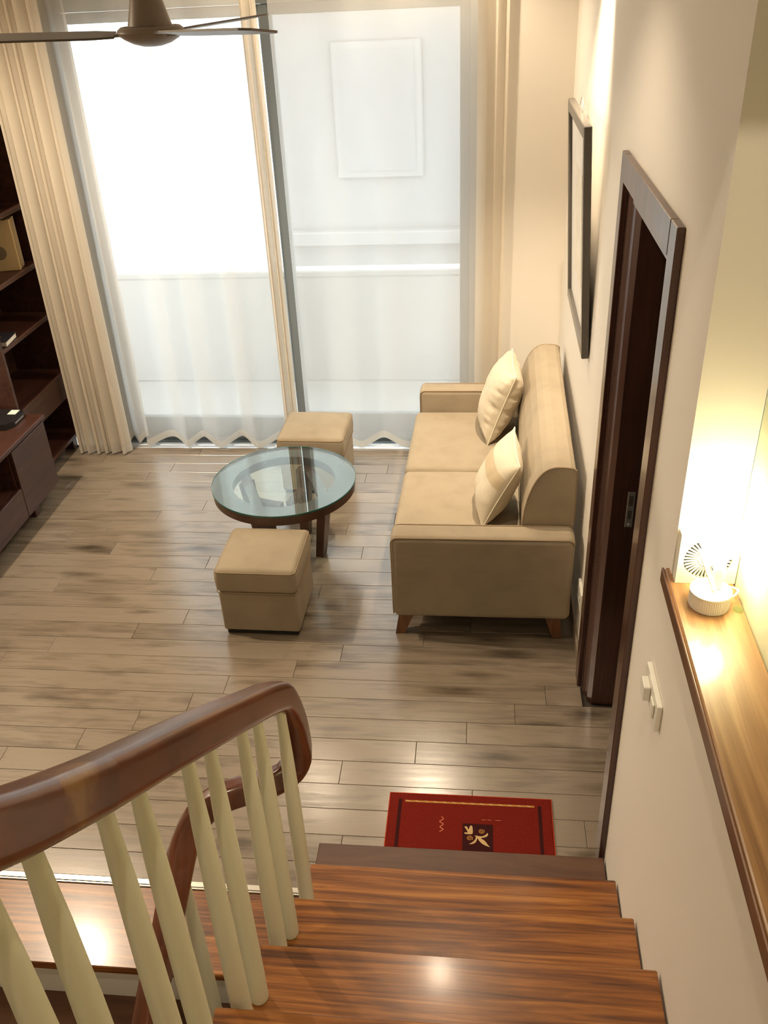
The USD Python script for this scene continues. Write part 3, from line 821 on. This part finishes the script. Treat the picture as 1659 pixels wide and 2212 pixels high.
# ------------------------------------------------------------------ curtains
def curtain(name, label, x0, x1, y, zt, zb, n_fold, amp_t, amp_b, mat, seed, group=None, wander=.25, hem=True, lift=0.0, nx=None):
    r = np.random.default_rng(seed)
    nx = nx or int(n_fold * 30) + 1
    nz = 40
    s = np.linspace(0, 1, nx)
    # irregular fold phase
    ph = s * n_fold + wander * (meshkit.fbm(np.c_[s * n_fold * .7 + seed, 0 * s, 0 * s], 2, seed) - .5) * 4
    am = .65 + .7 * meshkit.noise(np.c_[s * n_fold * .9 + 7 + seed, 0 * s, 0 * s], seed + 1)
    T = np.linspace(0, 1, nz)
    V = []
    zz_all = zt + (zb - zt) * T
    for t, z in zip(T, zz_all):
        a = amp_t + (amp_b - amp_t) * t
        p = 2 * np.pi * ph
        yy = y + a * am * np.sin(p + .25 * math.sin(3 * t + seed))
        xx = x0 + (x1 - x0) * s + a * (.35 if lift == 0 else .10) * np.sin(2 * p + .5) + .006 * (meshkit.fbm(np.c_[s * 9, 0 * s + t * 2, 0 * s + seed], 2, seed + 3) - .5) * t
        V.append(np.c_[xx, yy, z + lift * t * (.5 + .5 * np.sin(p + .25 * math.sin(3 * t + seed)))])
    V = np.array(V)

    def sheet(G):
        a, b = G.shape[:2]
        F = []
        for i in range(a - 1):
            for k in range(b - 1):
                q = i * b + k
                F += [(q, q + b, q + b + 1), (q, q + b + 1, q + 1)]
        return trimesh.Trimesh(G.reshape(-1, 3), F, process=False)
    c = thing(name, label, 'curtain', group=group)
    obj('cloth', sheet(V), mat, c, smooth=True)
    if hem:
        lo = V[-1].copy()
        G = np.array([lo + np.array((0, -.0015, dz)) for dz in (.048, .024, .0)])
        obj('hem', sheet(G), M['hem'], c, smooth=True, label='thicker cream hem')
    return c


CT = 2.96
curtain('curtain', 'thick gathered cream curtain bunched beside the bookcase at the left of the window', -2.615, -2.262, 4.985, CT, .012, 6.5, .032, .042, M['curtain_thick'], 3, wander=.18)
curtain('curtain', 'grey-white fold of sheer curtain just right of the gathered cream one', -2.37, -2.175, 5.11, CT, .020, 2.0, .008, .011, M['curtain_fold'], 5, wander=.2, lift=.04)
curtain('curtain', 'white sheer curtain glowing over the left glass door', -2.165, -1.24, 5.082, CT, .014, 3.1, .014, .034, M['curtain'], 11, wander=.22, lift=.045)
curtain('curtain', 'narrow cream gathered edge of curtain beside the dark gap in the middle of the window', -1.222, -1.138, 5.0, CT, .03, 2.2, .020, .024, M['curtain_thick'], 17, wander=.1)
curtain('curtain', 'white sheer curtain over the right glass door behind the sofa arm', -1.088, -.03, 5.085, CT, .014, 2.5, .012, .036, M['curtain'], 23, wander=.25, lift=.045)
curtain('curtain', 'flat cream end of curtain hanging against the back wall right of the window', -.025, .130, 5.15, CT, .03, 1.3, .010, .013, M['curtain_thick'], 29, wander=.2)
track = thing('curtain_track', 'white curtain track fixed to the ceiling above the curtains', 'curtain track')
obj('rail', bbox(-2.68, .2, 5.0, 5.07, 2.965, 2.998, .004), M['plastic'], track)

# ------------------------------------------------------------------ bookcase and television cabinet
bc = thing('bookcase', 'tall dark brown open bookcase in the left corner beside the curtain', 'bookcase')
BX0, BX1, BY0, BY1, BZ = LEFT + .005, -2.65, 4.452, 5.172, 2.02
obj('side_panel', bbox(BX0, BX1, BY1 - .030, BY1, .075, BZ, .002), M['cab'], bc)
obj('side_panel', bbox(BX0, BX1, BY0, BY0 + .026, .535, BZ, .002), M['cab'], bc)
obj('back_panel', box(BX0, BX0 + .012, BY0 + .027, BY1 - .031, .10, BZ - .026), M['cab'], bc)
for z in (.905, 1.225, 1.565):
    obj('shelf', bbox(BX0 + .013, BX1 - .003, BY0 + .0265, BY1 - .0305, z - .026, z, .002), M['cab'], bc)
obj('top_board', bbox(BX0, BX1, BY0, BY1 - .0305, BZ - .025, BZ, .002), M['cab'], bc)
dr = obj('drawer', bbox(BX0 + .013, BX1 + .004, BY0 + .0, BY1 - .0305, .362, .528, .002), M['cab'], bc)
obj('bottom_board', bbox(BX0 + .013, BX1 - .003, BY0 + .0, BY1 - .0305, .078, .104, .002), M['cab'], bc)
for x in (BX1 - .055, BX0 + .05):
    for y in (BY0 + .03, BY1 - .11):
        obj('foot', bbox(x - .035, x + .035, y - .03, y + .03, .0006, .0745, .003), M['cab'], bc)
tv = thing('television_cabinet', 'long low dark brown cabinet with a door and a drawer along the left wall', 'cabinet')
TX1 = -2.50
obj('top', bbox(LEFT + .005, TX1 + .008, 2.85, 4.445, .505, .530, .002), M['cab'], tv)
obj('body', cat(box(LEFT + .006, LEFT + .02, 2.87, 4.43, .09, .504), box(LEFT + .02, TX1 - .022, 4.41, 4.43, .09, .504), box(LEFT + .02, TX1 - .022, 4.015, 4.03, .09, .504),
                box(LEFT + .02, TX1 - .022, 2.87, 2.89, .09, .504), box(LEFT + .02, TX1 - .022, 2.89, 4.43, .09, .106), box(LEFT + .02, TX1 - .03, 2.89, 4.014, .255, .272)), M['cab'], tv)
dd = obj('door', bbox(TX1 - .02, TX1, 4.028, 4.432, .092, .492, .002), M['cab'], tv)
for y0 in (3.43, 2.86):
    obj('drawer', bbox(TX1 - .02, TX1, y0, y0 + .594 - (.03 if y0 < 3 else 0), .092, .274, .002), M['cab'], tv)
for x in (TX1 - .075, LEFT + .07):
    for y in (2.95, 4.20):
        obj('foot', bbox(x - .03, x + .03, y - .03, y + .03, .0006, .0895, .003), M['cab'], tv)

stb = thing('set_top_box', 'flat black set-top box with a white label on the low cabinet', 'set-top box', (-2.70, 4.325, .5308), .0)
obj('case', prism(sg.Polygon([(-.11, -.10), (.085, -.10), (.115, -.055), (.115, .075), (.09, .108), (-.11, .108)]), .036), M['black'], stb)
obj('label', bbox(.035, .085, .035, .095, .0362, .037, .0003), M['label'], stb, label='white paper label')
obj('foot_strip', bbox(.1155, .117, -.04, .06, .012, .022, .0003), M['steel'], stb)
cb = thing('cardboard_box', 'cream box with a round grey spot standing on the bookcase shelf', 'box', (-2.80, 4.925, 1.2256), .25)
obj('body', bbox(-.16, .125, -.02, .10, 0, .285, .002), M['box_cream'], cb)
dsk = cyl(.040, 0, .0008, n=28, c=.0002).apply_transform(trimesh.transformations.rotation_matrix(math.pi / 2, (1, 0, 0)))
obj('spot', dsk.apply_translation((.030, -.0202, .105)), M['box_shade'], cb, label='round grey spot')
bk_ = thing('book', 'closed book with a dark cover and white page edges lying on the middle shelf', 'book', (-2.765, 4.60, .9056), .12)
obj('pages', box(-.10, .104, -.082, .075, .003, .0275), M['paper'], bk_)
obj('cover', cat(bbox(-.105, .108, -.085, .080, .0276, .031, .0005), bbox(-.105, .108, -.085, .080, 0, .0028, .0005)), M['book'], bk_)
obj('cover_print', box(-.06, .05, -.05, .01, .0311, .0315), M['book_pic'], bk_)

# ------------------------------------------------------------------ picture
pf = thing('picture', 'black-framed picture leaning slightly forward on the right wall above the sofa', 'picture')
PH, PWD, FWi, FT = .90, .86, .05, .030
Rt = trimesh.transformations.rotation_matrix(math.radians(-3.4), (0, 1, 0))
PO = trimesh.transformations.translation_matrix((.4345, 3.545, 1.205)) @ Rt


def pic(m):
    m.apply_transform(PO)
    return skew(m)


fr = [box(-FT, 0, 0, FWi, 0, PH), box(-FT, 0, PWD - FWi, PWD, 0, PH), box(-FT, 0, FWi + .0005, PWD - FWi - .0005, 0, FWi), box(-FT, 0, FWi + .0005, PWD - FWi - .0005, PH - FWi, PH)]
for b in fr:
    e = b.bounds
    obj('frame_bar', pic(bbox(e[0][0], e[1][0], e[0][1], e[1][1], e[0][2], e[1][2], .003)), M['pic_frame'], pf)
obj('mat_board', pic(box(-.014, -.004, FWi + .001, PWD - FWi - .001, FWi + .001, PH - FWi - .001)), M['art'], pf)
obj('print', pic(box(-.0155, -.0142, .25, PWD - .25, .22, PH - .22)), M['art_print'], pf)
wire = catmull([(-.012, .36, PH), (-.006, .37, PH + .025), (-.001, .40, PH + .045), (-.004, .43, PH + .05), (-.010, .44, PH + .02), (-.008, .42, PH + .035), (-.002, .395, PH + .03), (-.010, .39, PH + .002)], 5)
obj('hanging_wire', pic(tube(wire, .0016, 5)), M['steel'], pf, smooth=60)

# ------------------------------------------------------------------ switch and socket on the wall
sw = thing('light_switch', 'white light switch plate with a raised rocker on the half wall below the ledge', 'switch')
obj('plate', skew(bbox(.4245, .4368, 1.560, 1.722, 1.058, 1.136, .002)), M['plastic'], sw)
obj('rocker', skew(bbox(.408, .4243, 1.645, 1.69, 1.075, 1.118, .002)), M['plastic'], sw)
obj('rocker', skew(bbox(.419, .4243, 1.585, 1.62, 1.075, 1.118, .002)), M['plastic'], sw)
so = thing('wall_socket', 'white wall socket low on the right wall between sofa and doorway', 'socket')
obj('plate', skew(bbox(.4235, .4365, 3.045, 3.175, .268, .352, .002)), M['plastic'], so)
for y in (3.075, 3.115, 3.145):
    obj('hole', skew(box(.4228, .4234, y - .004, y + .004, .30, .318)), M['slot'], so)

# ------------------------------------------------------------------ lamp, small fan and disc on the ledge
LZ = 1.4326
lamp = thing('table_lamp', 'small white lamp with a ribbed round base and a blazing bulb on the ledge', 'lamp', (.490, 1.562, LZ))
obj('base', lathe([(0, 0), (.0405, 0), (.0415, .002), (.0415, .034), (.043, .036), (.043, .039), (.041, .041), (0, .041)], 60), M['plastic'], lamp, smooth=30)
ribs = [bar((.0418 * math.cos(a), .0418 * math.sin(a), .003), (.0418 * math.cos(a), .0418 * math.sin(a), .033), .0018, .0014, (math.cos(a), math.sin(a), 0)) for a in np.linspace(0, 2 * math.pi, 60, endpoint=False)]
obj('rib_ring', cat(*ribs), M['plastic'], lamp)
obj('stem', cyl(.0125, .0412, .115, (.012, .008), 24), M['plastic'], lamp, smooth=40)
obj('arm', bar((.004, -.012, .044), (-.030, .022, .125), .010, .006, (0, 1, 0)), M['plastic'], lamp)
obj('bulb', trimesh.creation.icosphere(3, .048).apply_translation((.008, .008, .165)), M['bulb'], lamp, smooth=True)
obj('cable', tube(catmull([(.043, .004, .01), (.058, .008, .03), (.052, .035, .02), (.03, .055, .004), (-.01, .07, .003)], 6), .003, 6), M['ivory'], lamp, smooth=60)
fan2 = thing('small_fan', 'little pale square fan with a round slotted grille behind the lamp on the ledge', 'fan', (.4975, 1.652, LZ))
hole = sg.box(-.0635, .0, .0635, .124).difference(sg.Point(0, .062).buffer(.052, 20))
obj('housing', prism_y(hole, -.014, .012), M['ivory'], fan2)
obj('grille_back', prism_y(sg.Point(0, .062).buffer(.0515, 20), -.001, .011), M['slot'], fan2)
for a in np.linspace(0, 2 * math.pi, 36, endpoint=False):
    obj('slat', bar((.022 * math.cos(a), -.008, .062 + .022 * math.sin(a)), (.051 * math.cos(a), -.008, .062 + .051 * math.sin(a)), .0035, .006, (0, 1, 0)), M['ivory'], fan2)
obj('hub', cyl(.022, 0, .010, n=28).apply_transform(trimesh.transformations.rotation_matrix(math.pi / 2, (1, 0, 0))).apply_translation((0, -.001, .062)), M['ivory'], fan2, smooth=40)
tag(obj('clear_disc', cyl(.011, LZ, LZ + .004, (.547, 1.545), 24, .001), M['clear'], smooth=40), 'tiny clear greenish disc lying on the ledge right of the lamp', 'disc')

# ------------------------------------------------------------------ ceiling fan
FX, FY, FZ = -1.047, 3.10, 2.474
cf = thing('ceiling_fan', 'brownish three-blade ceiling fan with a cone-shaped canopy hanging before the curtains', 'ceiling fan', (FX, FY, FZ))
obj('motor', lathe([(0, -.032), (.030, -.030), (.060, -.022), (.085, -.009), (.100, .002), (.106, .010), (.103, .018), (.092, .026), (.085, .027), (0, .027)], 64), M['fan'], cf, smooth=50)
obj('canopy', lathe([(0, .0275), (.069, .0275), (.060, .060), (.050, .098), (.032, .17), (.018, .22), (.014, .24), (.014, CEIL - FZ - .04), (.055, CEIL - FZ - .03), (.06, CEIL - FZ - .002), (0, CEIL - FZ - .002)], 48), M['fan'], cf, smooth=50)
for k in range(5):
    a = k * 2 * math.pi / 5 - 1.2
    obj('vent', bar((.082 * math.cos(a - .12), .082 * math.sin(a - .12), .0272), (.082 * math.cos(a + .12), .082 * math.sin(a + .12), .0272), .006, .002), M['slot'], cf)
for ang in (73, -47, 193):
    a = math.radians(ang)
    bl = []
    for r, w in ((.112, .085), (.18, .118), (.45, .125), (.66, .11), (.70, .08)):
        for s in (-1, 1):
            for dz in (-.003, .003):
                bl.append((r, s * w / 2, dz - s * w / 2 * math.sin(math.radians(7.5)) + (.024 * (r - .11))))
    m = trimesh.convex.convex_hull(np.array(bl))
    Rz = trimesh.transformations.rotation_matrix(a, (0, 0, 1))
    arm = bar((.080, 0, .004), (.15, 0, .004), .035, .008).apply_transform(Rz)
    b_ = obj('blade', m.apply_transform(Rz).apply_translation((0, 0, .006)), M['fan_blade'], cf)
    obj('bracket', arm, M['fan'], b_)

# ------------------------------------------------------------------ door mat
mat = thing('door_mat', 'red door mat with a floral square and striped borders at the foot of the stairs', 'mat')
obj('pile', bbox(-.3045, .2785, 1.976, 2.260, .0006, .009, .002), M['mat_red'], mat)
obj('edge_binding', cat(bbox(-.309, -.305, 1.976, 2.264, .0006, .008, .001), bbox(.279, .283, 1.976, 2.264, .0006, .008, .001), bbox(-.3048, .2788, 2.2605, 2.2645, .0006, .008, .001)), M['mat_edge'], mat)
Z0 = .0091


def inlay(name, poly, m, z=Z0, h=.0008):
    g = poly if hasattr(poly, 'exterior') or hasattr(poly, 'geoms') else sg.Polygon(poly)
    obj(name, cat(*[prism(q, h, z) for q in getattr(g, 'geoms', [g]) if q.area > 1e-9]), M[m], mat)


inlay('dark_stripe', sg.box(-.273, 1.985, -.261, 2.232), 'mat_dark')
inlay('dark_stripe', sg.box(.231, 1.985, .243, 2.228), 'mat_dark')
inlay('gold_stripe', sg.box(-.249, 2.2205, .219, 2.2285), 'mat_gold')
for k in range(14):
    x = -.235 + k * .0335
    inlay('gold_twist', [(x, 2.2208), (x + .007, 2.2208), (x - .005, 2.2282), (x - .012, 2.2282)], 'mat_cream', Z0 + .0009, .0003)
inlay('dark_square', sg.box(-.037, 1.985, .0695, 2.1355), 'mat_dark')
sq = sg.LineString(catmull([(-.1127, 2.160), (-.1065, 2.151), (-.1188, 2.1395), (-.1062, 2.128), (-.1172, 2.115), (-.1055, 2.106), (-.117, 2.096)], 6)).buffer(.0016)
inlay('wavy_line', sq, 'mat_pink')
for x0, x1 in ((.030, .044), (.050, .064), (.078, .098)):
    inlay('dash', sg.box(x0, 2.1545, x1, 2.1565), 'mat_pink')
fl = sg.Polygon(catmull([(-.031, 2.1215), (-.022, 2.122), (-.0165, 2.110), (-.0105, 2.1255), (-.003, 2.1235), (-.001, 2.100), (-.005, 2.0905), (-.028, 2.0905), (-.029, 2.0965), (-.019, 2.099), (-.031, 2.1215)], 4)).buffer(0)
inlay('flower_head', fl, 'mat_cream', Z0 + .0009, .0006)
pet = sg.Polygon(catmull([(.006, 2.086), (.030, 2.083), (.045, 2.092), (.050, 2.0985), (.0525, 2.091), (.045, 2.081), (.028, 2.075), (.040, 2.066), (.053, 2.047), (.058, 2.040), (.035, 2.050), (.020, 2.066), (.016, 2.074), (.010, 2.058), (.0, 2.050), (-.013, 2.0485), (-.004, 2.055), (.006, 2.066), (.010, 2.078), (.006, 2.086)], 4)).buffer(0)
inlay('leaf_sprig', pet, 'mat_cream', Z0 + .0009, .0006)
for cx_, cy_, sg_ in ((.029, 2.105, 1), (-.012, 2.073, -1)):
    th_ = np.linspace(0, 4.2 * math.pi, 50)
    sp_l = sg.LineString([(cx_ + (.0015 + .0095 * t / th_[-1]) * math.cos(t), cy_ + sg_ * (.0015 + .0095 * t / th_[-1]) * math.sin(t)) for t in th_]).buffer(.0011)
    inlay('swirl', sp_l, 'mat_gold', Z0 + .0009, .0006)

# ------------------------------------------------------------------ downlights
for i, (x, y, z, power, half, label) in enumerate(DOWNLIGHTS):
    t = thing('ceiling_downlight', label, 'downlight', (x, y, z), group='recessed ceiling downlights')
    obj('trim_ring', lathe([(.040, -.004), (.055, -.004), (.056, -.0005), (.040, -.0005), (.040, -.004)], 40), M['plastic'], t, smooth=40)
    obj('light_disc', cyl(.039, -.003, -.0008, n=40, c=.0005), M['lamp_disc'], t)
    spot(f'/World/downlight_beam_{i:03d}', (x, y, z - .045), power, half, tilt=15.0 if i == 0 else 0.0, soft=0.9 if i == 0 else 0.6)
